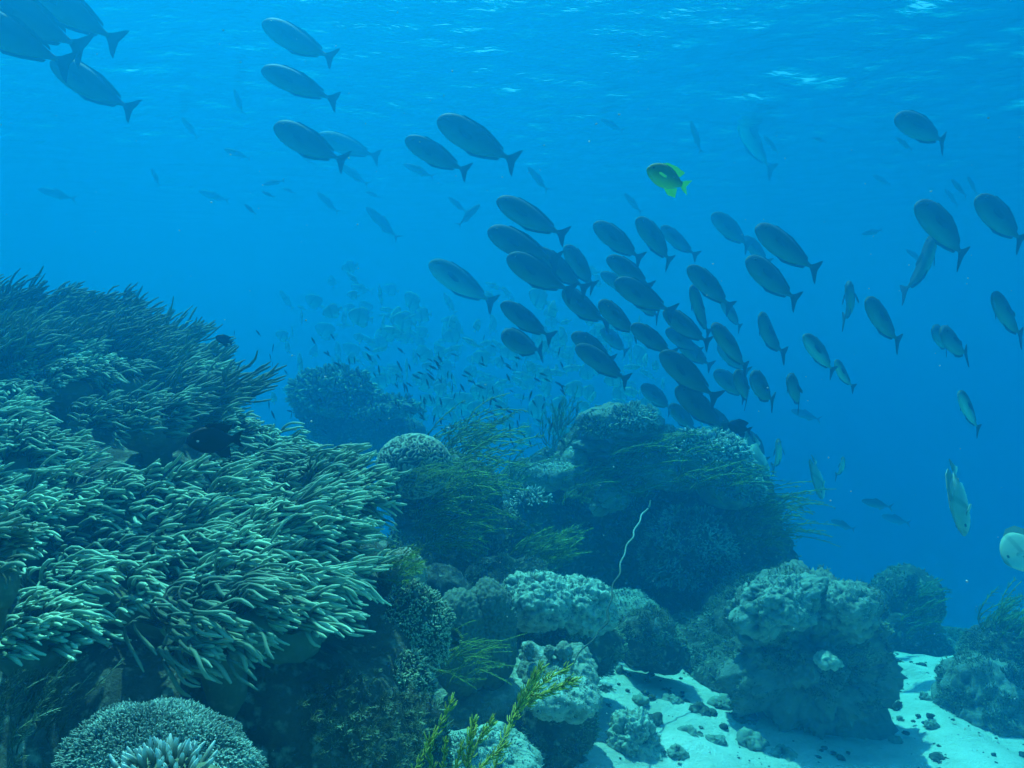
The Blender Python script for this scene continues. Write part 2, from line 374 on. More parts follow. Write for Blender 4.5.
# long branched ones on the crest at the back
back = [(-20, 352), (18, 350), (58, 352), (100, 350), (-5, 326), (38, 328), (80, 325), (122, 330), (160, 340), (-15, 306), (25, 306), (66, 308), (104, 310), (188, 372), (140, 356), (204, 400)]
for k, (px, py) in enumerate(back):
    h = hit(px, py+30)
    if h is None: h = P(px, py+33, 4.9)
    soft_coral(h, .30, f'long-branched dark soft coral on the far crest, {ORD[k % 12]} in its {"upper" if k < 12 else "lower"} row', name='branching_soft_coral',
               flow=(1, 0, .30+random.uniform(-.12, .15)), L=(.20, .34), rad=.0062, locks=20, per=8, mat='finger_far', up=(-.2, -.2, .9), cutv=-.15, group='long-branched soft corals on the crest')

# ------------------------------------------------------------------ generic reef builders
def boulder(name, cx, cy, d, lobes_px, label, cat='rock', mat='reef', sub=5, amp=None, knob=0, kscale=10, group=None, squash=1., seed=None, depth=1., sc1=None, fine=.012):
    """lobes in pixels relative to the centre (dx, dy, rx, ry); real ellipsoids of depth rx*depth"""
    s = d/F; c = P(cx, cy, d)
    lob = [((dx*s, (q[0] if q else 0)*s, -dy*s), (rx*s, rx*s*depth, ry*s)) for dx, dy, rx, ry, *q in lobes_px]
    R0 = max(l[1][0] for l in lob)
    v, f, a = lobed((0, 0, 0), lob, amp=R0*.16 if amp is None else amp, sc1=sc1 or 1.1/R0, knob=knob, kscale=kscale, sub=sub, seed=seed if seed is not None else cx*.37, fine=fine)
    g = Geo(); g.add(v, f, a); o = g.build(name, M[mat]); o.location = tuple(c)
    if R0 > .1 and mat in ('knob', 'knob_dim', 'plate'): fuzz(o, v, R0, int(min(3000, 500*(R0/.1)**1.4)), .009, .0022*max(1, d/4), 'fluff', int(cx), 'polyps')
    elif R0 > .12 and mat not in ('lobe', 'reef_pale'): fuzz(o, v, R0, int(min(6000, 1100*(R0/.12)**1.5)), .022, .0024*max(1, d/4), 'turf', int(cx), 'algal_turf', -.6)
    return tag(o, label, cat, group)
def fuzz(o, V, R0, n, ln, rad, mat, seed, name, upmin=-.3):
    g0 = np.random.default_rng(seed); D = unit(V/np.array([1, 1, 1.])); ok = np.where((D[:, 2] > upmin) & (D[:, 1] < .55))[0]
    msk = np.array([mn.noise((V[i_][0]*5/R0*.5, V[i_][1]*5/R0*.5, V[i_][2]*5/R0*.5+seed)) for i_ in ok]); ok = ok[msk > (-.06 if name == 'algal_turf' else -9)]; idx = g0.choice(ok, n); D = D[idx]; b = V[idx]+g0.normal(size=(n, 3))*R0*.012; d = unit(D+(0, 0, .3)+g0.normal(size=(n, 3))*.5)
    tt = np.linspace(0, 1, 3)[None, :, None]; l = ln*g0.uniform(.4, 1.2, n)[:, None, None]; C = b[:, None]-d[:, None]*.3*l+(d[:, None]*tt+unit(g0.normal(size=(n, 3)))[:, None]*.35*tt*tt)*l
    g = Geo(); g.add(*tubes(C, rad*g0.uniform(.7, 1.3, n)[:, None]*np.array([[1, .9, .5]]), 4)); return g.build(name, M[mat], o)
def twigs(center, radii, n, ln, rad, seed, up=(0, 0, 1), cut=-.1, jitter=.35, sides=5, fork=0, flow=None):
    """n short tubes standing on an ellipsoid"""
    g0 = np.random.default_rng(seed); up = unit(up); radii = np.asarray(radii)*np.ones(3)
    q = unit(g0.normal(size=(n*4, 3))); q = q[(q @ up) > cut][:n]; K = len(q)
    root = q*radii*g0.uniform(.9, 1.0, (K, 1))
    d = unit(q/radii+g0.normal(size=(K, 3))*jitter/radii.mean())
    if flow is not None: d = unit(d+np.asarray(flow))
    t = np.linspace(0, 1, 4)[None, :, None]; l = (ln*g0.uniform(.5, 1.2, K))[:, None, None]
    bend = unit(d+g0.normal(size=(K, 3))*.4)
    C = root[:, None]+(d[:, None]*(1-t*.5)+bend[:, None]*t*.5)*t*l
    Rr = (rad*g0.uniform(.7, 1.2, K))[:, None]*np.array([1, 1, .95, .35])[None]
    if fork:
        C2 = C[:, 1:2]+(unit(d+g0.normal(size=(K, 3))*.8)[:, None])*t*l*.7
        C = np.concatenate([C, C2]); Rr = np.concatenate([Rr, Rr*.85])
    return tubes(C+np.asarray(center), Rr, sides)
def bushy(name, cx, cy, d, rx, ry, label, n=500, ln=.03, rad=.004, mat='bush', basemat='reef_dark', group=None, up=(0, -.3, .9), cut=-.2, depth=.8, seed=3, cat='coral', fork=1):
    s = d/F; o = empty(name, P(cx, cy, d), label, cat, group)
    v, f, a = lobed((0, 0, 0), [((0, 0, 0), (rx*s*.9, rx*s*depth*.9, ry*s*.9)), ((rx*s*.35, 0, -ry*s*.2), (rx*s*.6, rx*s*.5, ry*s*.65)), ((-rx*s*.4, 0, -ry*s*.1), (rx*s*.55, rx*s*.5, ry*s*.6))],
                    amp=rx*s*.17, sc1=2.4/(rx*s)*.6, sub=6 if n > 3000 else 5, seed=seed, fine=0, knob=rx*s*.09, kscale=2.2/(rx*s))
    g = Geo(); g.add(v, f, a); g.build('base', M[basemat], o)
    g0 = np.random.default_rng(seed); upv = unit(up); D = unit(v/np.array([rx*s, rx*s*depth, ry*s])); ok = np.where(D @ upv > cut)[0]; idx = g0.choice(ok, n); D = D[idx]; K = n
    root = v[idx]+g0.normal(size=(K, 3))*rx*s*.01; d_ = unit(D+g0.normal(size=(K, 3))*.4); tt = np.linspace(0, 1, 4)[None, :, None]; l = (ln*g0.uniform(.4, 1.25, K))[:, None, None]
    bend = unit(d_+g0.normal(size=(K, 3))*.5); C = root[:, None]+(d_[:, None]*(1-tt*.5)+bend[:, None]*tt*.5)*tt*l; Rr = (rad*g0.uniform(.7, 1.2, K))[:, None]*np.array([1, 1, .95, .4])[None]
    if fork:
        C2 = C[:, 1:2]+(unit(d_+g0.normal(size=(K, 3))*.8)[:, None])*tt*l*.7; C = np.concatenate([C, C2]); Rr = np.concatenate([Rr, Rr*.85])
    g = Geo(); g.add(*tubes(C, Rr, 5)); g.build('branches', M[mat], o)
    return o
def plume(cx, cy, d, w, h, label, n=26, L=.35, flow=(1, 0, .25), mat='alga', rad=.0028, nb=26, bl=.035, seed=1, name='feathery_alga', group='feathery green algae on the reef', depthm=.25):
    """a bush of swept stems, each with many side bristles"""
    g0 = np.random.default_rng(seed*17+int(cx)); s = d/F; o = P(cx, cy, d); n_ = 9; t = np.linspace(0, 1, n_)
    flow = unit(flow); cs = []; rs = []; cb = []; rb = []
    for k in range(n):
        rt = np.array([g0.uniform(-.5, .5)*w*s, g0.uniform(-.5, .5)*depthm, g0.uniform(-.5, .5)*h*s])
        d0 = unit(np.array((0, -.1, 1))+g0.normal(size=3)*.5); f2 = unit(flow+g0.normal(size=3)*.22); ln = L*g0.uniform(.5, 1.15)
        dr = unit(d0*(1-t[:, None])*.7+f2*(t[:, None]+.25)); c = rt+np.concatenate([[np.zeros(3)], np.cumsum(dr[:-1]*ln/(n_-1), axis=0)])
        cs.append(c); rs.append(rad*np.linspace(1.1, .5, n_))
        for q in range(nb):
            u = g0.uniform(.1, .98)*(n_-1); j = int(u); fr_ = u-j; pt = c[j]*(1-fr_)+c[min(j+1, n_-1)]*fr_
            sd = unit(dr[j]*.9+unit(g0.normal(size=3))*.8); l2 = bl*g0.uniform(.5, 1.3)*(1.15-u/(n_-1)*.6)
            e = pt+unit(sd+flow*.4)*l2
            cb.append([pt, pt*.5+e*.5+sd*l2*.08, e]); rb.append([rad*.62, rad*.55, rad*.2])
    g = Geo(); g.add(*tubes(cs, rs, 4)); v, f, a = tubes(cb, rb, 3); g.add(v, f, a)
    ob = g.build(name, M[mat]); ob.location = tuple(o); return tag(ob, label, 'alga', group)

# ------------------------------------------------------------------ central reef mound
boulder('reef_mound', 622, 548, 6.4, [(0, 0, 110, 90), (0, -75, 62, 60), (-70, -20, 75, 70), (75, -40, 78, 72), (100, 20, 70, 60), (-20, 60, 130, 60), (40, 70, 110, 50)],
        'big dark coral-covered reef mound in the middle of the picture', mat='reef_dark', sub=6, depth=.5, amp=.09, sc1=3.2, fine=.05, knob=.05, kscale=7)
boulder('reef_mound', 455, 560, 5.0, [(0, 0, 70, 70), (-10, -60, 55, 50), (30, 20, 70, 60)], 'dark rock mound under the brain coral, behind the soft corals', mat='reef_dark', sub=5, amp=.07, sc1=3, fine=.03)
boulder('reef_rock', 352, 432, 8.6, [(0, 0, 50, 30), (-28, -22, 28, 22), (30, 4, 44, 22)], 'far hazy reef outcrop under the flat table coral', mat='reef_dark', sub=5, knob=.03, kscale=6, depth=.8)
bushy('table_coral', 332, 393, 8.2, 42, 22, 'far hazy bushy coral on the left end of the distant outcrop', n=500, ln=.10, rad=.02, mat='turf', basemat='reef_dark', cut=-.3, seed=41)
bushy('table_coral', 376, 408, 8.2, 46, 9, 'far hazy flat table coral leaning right, above the brain coral', n=500, ln=.07, rad=.016, mat='turf', basemat='reef_dark', cut=-.4, seed=42)
boulder('reef_rock', 418, 492, 4.35, [(0, 0, 36, 30)], 'small dark rock right under the round brain coral', mat='reef_dark', sub=4)
# brain coral: real grooves
s_ = 4.0/F; V, Fc = ico(6); out_ = np.empty_like(V); at_ = np.empty(len(V))
for i, q in enumerate(V):
    k = mn.noise((q[0]*2.6, q[1]*2.6, q[2]*2.6))+.5*mn.noise((q[0]*6+5, q[1]*6, q[2]*6))
    rdg = abs(math.sin(k*11)); at_[i] = rdg**1.5
    out_[i] = q*(1+.10*rdg)*np.array([35*s_, 34*s_, 30*s_])
g = Geo(); g.add(out_, Fc, at_); o = g.build('brain_coral', M['brain']); o.location = tuple(P(414, 466, 4.0))
tag(o, 'round brain coral with winding pale ridges, right of the soft corals', 'coral')

# stacked plates on top of the mound
o = empty('plate_coral', P(618, 432, 5.95), 'pale stacked plate coral crowning the central mound', 'coral')
for k, (dx, dy, rx, ry) in enumerate([(-8, -12, 30, 13), (14, -8, 24, 14), (2, 0, 40, 9), (28, 9, 26, 8), (-16, 12, 30, 7), (8, 22, 34, 7)]):
    s = 5.95/F; v, f, a = lobed((dx*s, -.1+.03*k, -dy*s), [((0, 0, 0), (rx*s, rx*s*.8, ry*s))], amp=.05, sc1=6, knob=.05, kscale=12, sub=5, seed=k+50, fine=.01); g = Geo(); g.add(v, f, a); g.build('plate', M['reef_lump'], o)
bushy('bush_coral', 632, 420, 5.75, 24, 13, 'small fuzzy coral growing on the right of the plate coral crown', n=420, ln=.05, rad=.006, mat='fluff', basemat='reef_lump', cut=-.2, seed=71)
bushy('bush_coral', 598, 428, 5.75, 18, 12, 'small fuzzy coral growing on the left of the plate coral crown', n=300, ln=.05, rad=.006, mat='turf', basemat='reef_lump', cut=-.2, seed=72)
bushy('table_coral', 706, 458, 5.85, 44, 26, 'frilly pale-edged table coral on the right shoulder of the central mound', n=650, ln=.06, rad=.009, mat='white_tip', basemat='plate', up=(.4, -.3, .8), cut=.1, seed=8)
bushy('table_coral', 730, 488, 5.75, 32, 22, 'smaller frilly coral below the pale-edged table coral', n=500, ln=.05, rad=.007, mat='fluff', basemat='plate', up=(.4, -.3, .8), cut=0, seed=9)
bushy('bush_coral', 688, 552, 5.7, 46, 40, 'round dim bushy coral on the central mound, right of the whip coral', n=1300, ln=.06, rad=.006, mat='fluff', seed=11, cut=-.5)
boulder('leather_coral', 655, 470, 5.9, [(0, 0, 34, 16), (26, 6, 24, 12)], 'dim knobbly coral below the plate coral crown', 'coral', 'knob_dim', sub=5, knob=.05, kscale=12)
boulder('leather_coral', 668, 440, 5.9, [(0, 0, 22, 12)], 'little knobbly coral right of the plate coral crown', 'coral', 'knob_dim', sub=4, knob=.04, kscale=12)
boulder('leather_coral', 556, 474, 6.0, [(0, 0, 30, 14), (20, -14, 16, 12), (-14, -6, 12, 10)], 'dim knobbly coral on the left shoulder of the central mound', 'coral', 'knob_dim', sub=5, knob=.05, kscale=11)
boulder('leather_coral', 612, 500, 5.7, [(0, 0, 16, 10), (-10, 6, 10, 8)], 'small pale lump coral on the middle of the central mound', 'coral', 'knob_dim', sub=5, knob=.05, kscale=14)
# curly white-edged cup coral
s = 5.2/F; o = empty('cup_coral', P(520, 520, 5.2), 'white-rimmed curly cup coral, left of the central mound', 'coral')
th = np.linspace(0, 2*math.pi, 80, endpoint=False)
def cup(rim_r, h, wv, nr=8):
    vs = []; fs = []
    for j in range(nr):
        u = j/(nr-1); rr = rim_r*(.18+.82*u**.8)*(1+wv*u*u*(np.sin(th*7)+.6*np.sin(th*11+1))); z = h*u+wv*.9*u*u*rim_r*np.cos(th*9+2)
        vs.append(np.stack([rr*np.cos(th), rr*np.sin(th)*.8, z+0*th], -1))
    for j in range(nr-1):
        for i in range(80): i2 = (i+1) % 80; fs.append((j*80+i, j*80+i2, (j+1)*80+i2, (j+1)*80+i))
    return np.concatenate(vs), fs, vs[-1]
bpy.data.objects.remove(o)
bushy('branching_coral', 532, 502, 5.1, 18, 8, 'small white-tipped branching coral, left of the central mound', n=70, ln=.055, rad=.006, mat='white_tip', basemat='reef_dark', cut=.1, seed=61)
bushy('branching_coral', 507, 512, 5.1, 10, 6, 'tiny white-tipped branching coral just left of the larger one', n=34, ln=.045, rad=.005, mat='white_tip', basemat='reef_dark', cut=.1, seed=62)

# feathery algae
for a_ in [(450, 452, 4.7, 60, 14, 'low green feathery alga behind the brain coral', 40, .42, (1, 0, .1)),
           (448, 492, 4.3, 60, 40, 'dark green alga plume hanging below and right of the brain coral', 60, .34, (1, -.2, -.15)),
           (424, 484, 3.8, 46, 12, 'alga tuft growing over the lower half of the brain coral', 46, .2, (1, -.1, .1)),
           (440, 530, 4.2, 50, 50, 'dark alga bush in the gully below the brain coral', 45, .3, (1, 0, -.2)),
           (532, 560, 4.7, 50, 26, 'bright olive alga tuft above the pale leather coral', 60, .28, (1, -.1, .15)),
           (558, 440, 6.2, 20, 30, 'upright alga tuft at the left of the plate coral crown', 26, .3, (.3, 0, 1)),
           (640, 468, 5.7, 80, 20, 'alga fringe draped under the plate coral crown', 60, .42, (1, -.1, -.05)),
           (600, 495, 5.7, 90, 30, 'dark alga mat across the face of the central mound', 60, .36, (1, -.1, 0)),
           (700, 485, 5.6, 60, 20, 'alga fringe between the two frilly table corals', 40, .36, (1, -.1, -.1)),
           (752, 530, 5.8, 50, 40, 'large dark alga plume streaming off the right end of the central mound', 80, .5, (1, 0, -.2)),
           (520, 482, 6.0, 60, 16, 'alga tuft on the left slope of the central mound', 40, .36, (1, 0, .1)),
           (905, 620, 6.2, 30, 40, 'green alga on the hazy rock behind the right boulder', 34, .3, (.6, 0, .2)),
           (1004, 632, 5.0, 40, 16, 'dark alga bush at the right edge of the picture', 40, .3, (.8, 0, .5)),
           (396, 572, 2.6, 30, 12, 'yellow-green alga tuft on the small crusted rock beside the soft corals', 30, .10, (1, -.2, .1)),
           (455, 672, 2.9, 50, 20, 'thin brown-green alga strands over the pale rubble ledge', 26, .26, (1, -.2, .0)),
           (345, 718, 2.0, 90, 50, 'short dark weed on the wall right of the pale round coral', 110, .05, (.5, -.5, .2)),
           (395, 735, 2.1, 60, 60, 'short dark weed on the rock wall under the brown bushy coral', 90, .05, (.5, -.5, .2)),
           (20, 730, 1.75, 60, 60, 'fuzzy brown weed in the bottom left corner', 60, .13, (.6, 0, .4))]:
    plume(*a_[:6], n=a_[6], L=a_[7], flow=a_[8], bl=.05 if a_[2] > 4 else .022, mat='turf' if 'weed' in a_[5] else 'alga', rad=.0036 if a_[2] > 4 else .0016, seed=len(a_[5]))

# ------------------------------------------------------------------ middle ground rocks
boulder('lobed_coral', 458, 632, 3.3, [(0, 0, 27, 44), (4, 20, 31, 42)], 'left of two smooth dark dome corals touching each other', 'coral', 'lobe', sub=6, knob=.008, kscale=70, amp=.012, depth=.9)
boulder('lobed_coral', 489, 622, 3.35, [(0, 0, 25, 42), (2, 24, 26, 42)], 'right of two smooth dark dome corals touching each other', 'coral', 'lobe', sub=6, knob=.008, kscale=70, amp=.012, depth=.9)
boulder('reef_rock', 560, 640, 4.05, [(0, 0, 50, 36), (-20, 10, 40, 30), (20, 10, 44, 30)], 'dark undercut rock that carries the pale leather coral', mat='reef_dark', sub=5)
boulder('leather_coral', 540, 602, 3.9, [(0, 0, 38, 26), (-18, -4, 20, 22)], 'bright lumpy leather coral on the dark rock, left half', 'coral', 'knob', sub=6, knob=.042, kscale=27, amp=.03, sc1=6)
boulder('leather_coral', 582, 606, 3.95, [(0, 0, 34, 26), (16, 2, 20, 20)], 'bright lumpy leather coral on the dark rock, right half', 'coral', 'knob', sub=6, knob=.042, kscale=27, amp=.03, sc1=6)
boulder('boulder', 648, 637, 4.55, [(0, 0, 31, 30), (14, 12, 28, 24)], 'smooth rounded boulder at the far edge of the sand, left of the shadowed reef base', mat='reef', sub=5, amp=.04, fine=.006)
boulder('reef_rock', 724, 657, 4.9, [(0, 0, 40, 18), (40, 12, 34, 14)], 'low dark rock ledge along the back edge of the sand', mat='reef', sub=5)
boulder('reef_rock', 440, 582, 3.6, [(0, 0, 24, 18), (16, 10, 16, 14)], 'small rounded grey rock above the two dome corals', mat='reef', sub=4)
boulder('crusted_rock', 402, 578, 2.75, [(0, 0, 24, 30), (8, 20, 20, 26)], 'pale crusted rock with a yellow-green alga patch beside the soft corals', mat='reef_pale', sub=5)
boulder('reef_rock', 500, 578, 4.5, [(0, 0, 34, 18), (26, -6, 20, 14)], 'dim rock in the gully above the dome corals', mat='reef_dark', sub=5, knob=.03, kscale=10)
boulder('reef_rock', 625, 610, 5.0, [(0, 0, 34, 18)], 'small pale lumpy rock at the foot of the whip coral', mat='knob_dim', sub=4, knob=.04, kscale=12)
boulder('rubble_ledge', 490, 694, 3.5, [(0, 0, 62, 26), (-30, 6, 40, 20)], 'pale rubble ledge below the two dome corals', mat='reef_pale', sub=6, amp=.05, knob=.02, kscale=20)
boulder('pale_rock', 556, 672, 3.5, [(0, 0, 38, 20), (20, -4, 18, 22), (-22, -14, 12, 12)], 'pale lumpy rock with little knobs on its top behind the dark boulder', mat='reef_pale', sub=6, knob=.03, kscale=18)
for k, (px, py, r1, r2, lab) in enumerate([(529, 650, 5, 9, 'small upright sponge knob on the left of the pale lumpy rock'), (549, 652, 4, 7, 'tiny upright sponge knob in the middle of the pale lumpy rock'), (564, 652, 9, 10, 'round sponge knob on the right of the pale lumpy rock')]):
    boulder('sponge', px, py, 3.42, [(0, 0, r1, r2)], lab, 'sponge', 'reef_pale', sub=4, group='sponge knobs on the pale rock')
boulder('boulder', 556, 722, 3.2, [(0, 0, 38, 42), (6, -20, 36, 26), (-8, 20, 34, 30)], 'dark round boulder with a pale knobbly cap at the bottom of the picture', mat='reef', sub=5)
boulder('leather_coral', 563, 698, 3.12, [(0, 0, 34, 19)], 'pale knobbly coral cap on the dark round boulder', 'coral', 'knob', sub=5, knob=.03, kscale=24)
boulder('leather_coral', 632, 742, 3.6, [(0, 0, 22, 30), (4, 16, 26, 26)], 'pale knobbly coral head standing alone on the near sand', 'coral', 'knob', sub=6, knob=.032, kscale=32, amp=.03)
boulder('leather_coral', 478, 762, 2.9, [(0, 0, 60, 24), (-20, 8, 44, 24)], 'pale knobbly coral at the bottom edge behind the yellow fronds', 'coral', 'knob', sub=6, knob=.03, kscale=20, amp=.04)
boulder('reef_rock', 405, 770, 2.35, [(0, 0, 44, 60), (-60, 10, 60, 80), (10, -40, 30, 40)], 'dark rock wall under the brown bushy coral', mat='reef_dark', sub=5, fine=.03)
boulder('reef_rock', 300, 735, 2.1, [(0, 0, 40, 50), (40, 10, 40, 60)], 'dark rock in the hollow right of the pale round coral', mat='reef_dark', sub=5, fine=.03)
bushy('bush_coral', 412, 630, 2.55, 38, 46, 'brown bushy coral with pale speckled tips right of the soft corals', n=1500, ln=.020, rad=.0032, seed=21, cut=-.45, up=(.2, -.6, .7))
bushy('bush_coral', 398, 680, 2.4, 34, 26, 'lower brown bushy coral with yellowish tips above the dark rock wall', n=900, ln=.022, rad=.0032, seed=22, cut=-.3, up=(.2, -.6, .7), mat='bush')
bushy('pale_round_coral', 158, 776, 1.66, 100, 66, 'large pale round coral with a ring of fine polyps at the bottom left', n=16000, ln=.012, rad=.0021, mat='fluff', basemat='knob', seed=31, cut=-.2, depth=.8, fork=0)
s = 1.6/F; o = empty('finger_coral', P(176, 748, 1.48), 'bright white-tipped stubby finger coral in the middle of the pale round coral', 'coral')
g0 = np.random.default_rng(5); K = 110; u = g0.uniform(-1, 1, (K, 2)); u = u[(u**2).sum(1) < 1]; K = len(u)
root = np.stack([u[:, 0]*.085, u[:, 1]*.06-.05, -.03*(u**2).sum(1)], -1); d_ = unit(np.stack([u[:, 0]*.8, u[:, 1]*.8-.25, np.ones(K)], -1)+g0.normal(size=(K, 3))*.25)
tt = np.linspace(0, 1, 5)[None, :, None]; C = root[:, None]+d_[:, None]*tt*(g0.uniform(.024, .045, K))[:, None, None]
g = Geo(); g.add(*tubes(C, np.full((K, 1), .0048)*np.array([[1.1, 1, .95, .8, .3]]), 7)); g.build('stubby_branches', M['white_tip'], o)
v, f, a = lobed((0, -.05, -.05), [((0, 0, 0), (.1, .075, .045))], amp=.01, sc1=20, sub=4); g = Geo(); g.add(v, f, a); g.build('base', M['stalk'], o)

# sea squirt with fringed rim
s = 2.9/F; o = empty('tube_sponge', P(455, 640, 2.9), 'short teal tube with a yellow fringed mouth, left of the dome corals', 'sponge')
v, f, rim = cup(11*s, 24*s, .05); ang = R(-60); Rm = np.array(Matrix.Rotation(R(70), 3, 'X') @ Matrix.Rotation(R(-20), 3, 'Y'))
g = Geo(); g.add((v-(0, 0, 12*s)) @ Rm.T, f, np.repeat(np.linspace(0, 1, 8), 80)); g.build('tube', M['plate'], o)
rr = (rim-(0, 0, 12*s)) @ Rm.T; dd = unit(rr)*.012
C = np.stack([rr, rr+dd*.6+(.002, 0, 0), rr+dd+(.006, 0, 0)], 1)[::2]; g = Geo(); g.add(*tubes(C, np.full((len(C), 3), .0016)*np.array([1, .8, .4]), 4)); g.build('fringe', M['frond'], o)

# right hand rocks
boulder('boulder', 806, 650, 4.25, [(0, 0, 60, 44), (-26, -30, 46, 34), (4, -44, 34, 30), (40, -34, 36, 34), (52, 20, 34, 44), (54, 84, 30, 44), (10, 40, 60, 30), (-40, 26, 40, 26), (30, 70, 34, 40)],
        'tall overhanging boulder with a lumpy head, right of the sand patch', mat='reef_lump', sub=6, amp=.11, sc1=5, fine=.04, depth=.8, knob=.05, kscale=12)
boulder('reef_rock', 775, 668, 4.7, [(0, 0, 50, 40), (-40, 12, 40, 26), (20, -20, 40, 40)], 'shaded rock behind the left side of the overhanging boulder', mat='reef_dark', sub=5, knob=.03, kscale=12)
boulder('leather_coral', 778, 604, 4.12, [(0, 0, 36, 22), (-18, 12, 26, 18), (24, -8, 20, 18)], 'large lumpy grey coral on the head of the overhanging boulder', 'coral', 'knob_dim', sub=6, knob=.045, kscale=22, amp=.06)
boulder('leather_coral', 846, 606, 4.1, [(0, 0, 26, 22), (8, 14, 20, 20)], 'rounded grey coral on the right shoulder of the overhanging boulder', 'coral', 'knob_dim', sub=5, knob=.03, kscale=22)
boulder('leather_coral', 826, 660, 3.95, [(0, 0, 11, 7), (7, 3, 8, 5)], 'pale small lump under the head of the overhanging boulder', 'coral', 'knob', sub=4, knob=.02, kscale=24)
boulder('reef_rock', 888, 628, 6.4, [(0, 0, 36, 44), (18, -26, 34, 34), (20, 30, 40, 40)], 'hazy weedy rock right behind the overhanging boulder', mat='reef_dark', sub=5, knob=.05, kscale=6)
boulder('reef_rock', 945, 662, 6.8, [(0, 0, 46, 30), (-30, -16, 30, 24), (30, 6, 36, 30)], 'hazy dark rock beyond the sand gap on the right', mat='reef_dark', sub=5, knob=.04, kscale=6)
boulder('reef_rock', 1010, 660, 5.1, [(0, 0, 40, 34), (-20, 14, 30, 22), (14, -14, 26, 24)], 'dark bushy rock at the right edge, behind the pale coral-crusted rock', mat='reef_dark', sub=5, knob=.04, kscale=9)
boulder('reef_rock', 1000, 716, 4.4, [(0, 0, 54, 46), (-24, -24, 32, 32), (10, 40, 60, 36)], 'pale coral-crusted rock at the lower right edge', mat='reef_lump', sub=6, knob=.04, kscale=14, amp=.07)
boulder('reef_rock', 752, 632, 5.2, [(0, 0, 58, 50), (-50, 20, 50, 40), (20, -20, 50, 40)], 'deeply shaded rock between the central mound and the overhanging boulder', mat='reef_dark', sub=5, knob=.03, kscale=9)
# whip coral
pts = [(537, 712, 3.0), (556, 688, 3.1), (575, 660, 3.35), (590, 643, 3.45), (600, 630, 3.5), (608, 618, 3.55), (612, 600, 3.62), (614, 582, 3.75), (619, 568, 3.95), (625, 554, 4.3), (631, 541, 4.35), (632, 532, 4.4), (640, 520, 4.45), (648, 511, 4.5), (650, 500, 4.5)]
pw = np.array([P(*q) for q in pts]); tq = np.linspace(0, len(pts)-1, 90); cw = np.stack([np.interp(tq, range(len(pts)), pw[:, k]) for k in range(3)], -1)
for _ in range(3): cw[1:-1] = (cw[:-2]+cw[1:-1]*2+cw[2:])/4
cw[:, 0] += .012*np.sin(np.linspace(0, 26, 90))*np.linspace(.3, 1, 90)+.006*np.sin(np.linspace(0, 61, 90))
tp = np.clip((np.linspace(0, 1, 90)-.5)*3, 0, 1)[None, :, None]*np.ones((1, 90, 6))
g = Geo(); g.add(*tubes([cw], [np.linspace(.0034, .0050, 90)], 6, tip=tp)); o = g.build('whip_coral', M['whip'], loc=pw[0]); tag(o, 'long thin wavy whip coral rising from the pale rocks to the central mound', 'coral')

# yellow-green fronds near the lens
def frond(paths, label, nb, bl, rad, seed):
    g0 = np.random.default_rng(seed); base = P(*paths[0][0]); g = Geo()
    for path in paths:
        pw = np.array([P(*q) for q in path]); tq = np.linspace(0, len(path)-1, 16); c = np.stack([np.interp(tq, range(len(path)), pw[:, k]) for k in range(3)], -1)
        for _ in range(2): c[1:-1] = (c[:-2]+c[1:-1]*2+c[2:])/4
        g.add(*tubes([c], [np.linspace(rad*1.3, rad*.6, 16)], 6)); T = unit(np.gradient(c, axis=0)); cb = []; rb = []
        for q in range(nb):
            u = g0.uniform(.5, 14.9); j = int(u); pt = c[j]*(1-u+j)+c[j+1]*(u-j); sd = unit(T[j]*1.1+unit(g0.normal(size=3)))
            l2 = bl*g0.uniform(.5, 1.3); cb.append([pt, pt+sd*l2*.5, pt+unit(sd+T[j]*.5)*l2]); rb.append([rad*.8, rad*.8, rad*.4])
        g.add(*tubes(cb, rb, 4))
    o = g.build('alga_frond', M['frond'], loc=base); return tag(o, label, 'alga', 'yellow-green fronds close to the lens')
frond([[(486, 800, 1.25), (500, 745, 1.3), (520, 705, 1.35), (545, 680, 1.35), (568, 668, 1.38)], [(515, 712, 1.33), (528, 690, 1.33), (540, 668, 1.34)], [(520, 705, 1.35), (552, 690, 1.36), (574, 680, 1.38)]],
      'tallest yellow-green feathery frond at the bottom, pointing up right', 130, .016, .0016, 1)
frond([[(400, 800, 1.1), (420, 760, 1.12), (440, 725, 1.14), (452, 700, 1.15)], [(425, 800, 1.1), (432, 770, 1.12), (428, 740, 1.13)], [(455, 800, 1.14), (478, 770, 1.16), (505, 745, 1.18)]], 'loose brownish green frond spray at the bottom, left of the tallest frond', 90, .013, .0013, 5)
frond([[(462, 800, 1.2), (468, 760, 1.22), (482, 735, 1.24), (492, 722, 1.25)], [(466, 775, 1.2), (470, 740, 1.2), (474, 722, 1.22)]], 'middle short yellow-green frond at the bottom edge', 80, .014, .0016, 2)
frond([[(440, 800, 1.2), (444, 760, 1.2), (446, 738, 1.2)], [(448, 790, 1.2), (458, 760, 1.2), (462, 745, 1.2)]], 'leftmost thin yellow-green frond at the bottom edge', 60, .010, .0014, 3)

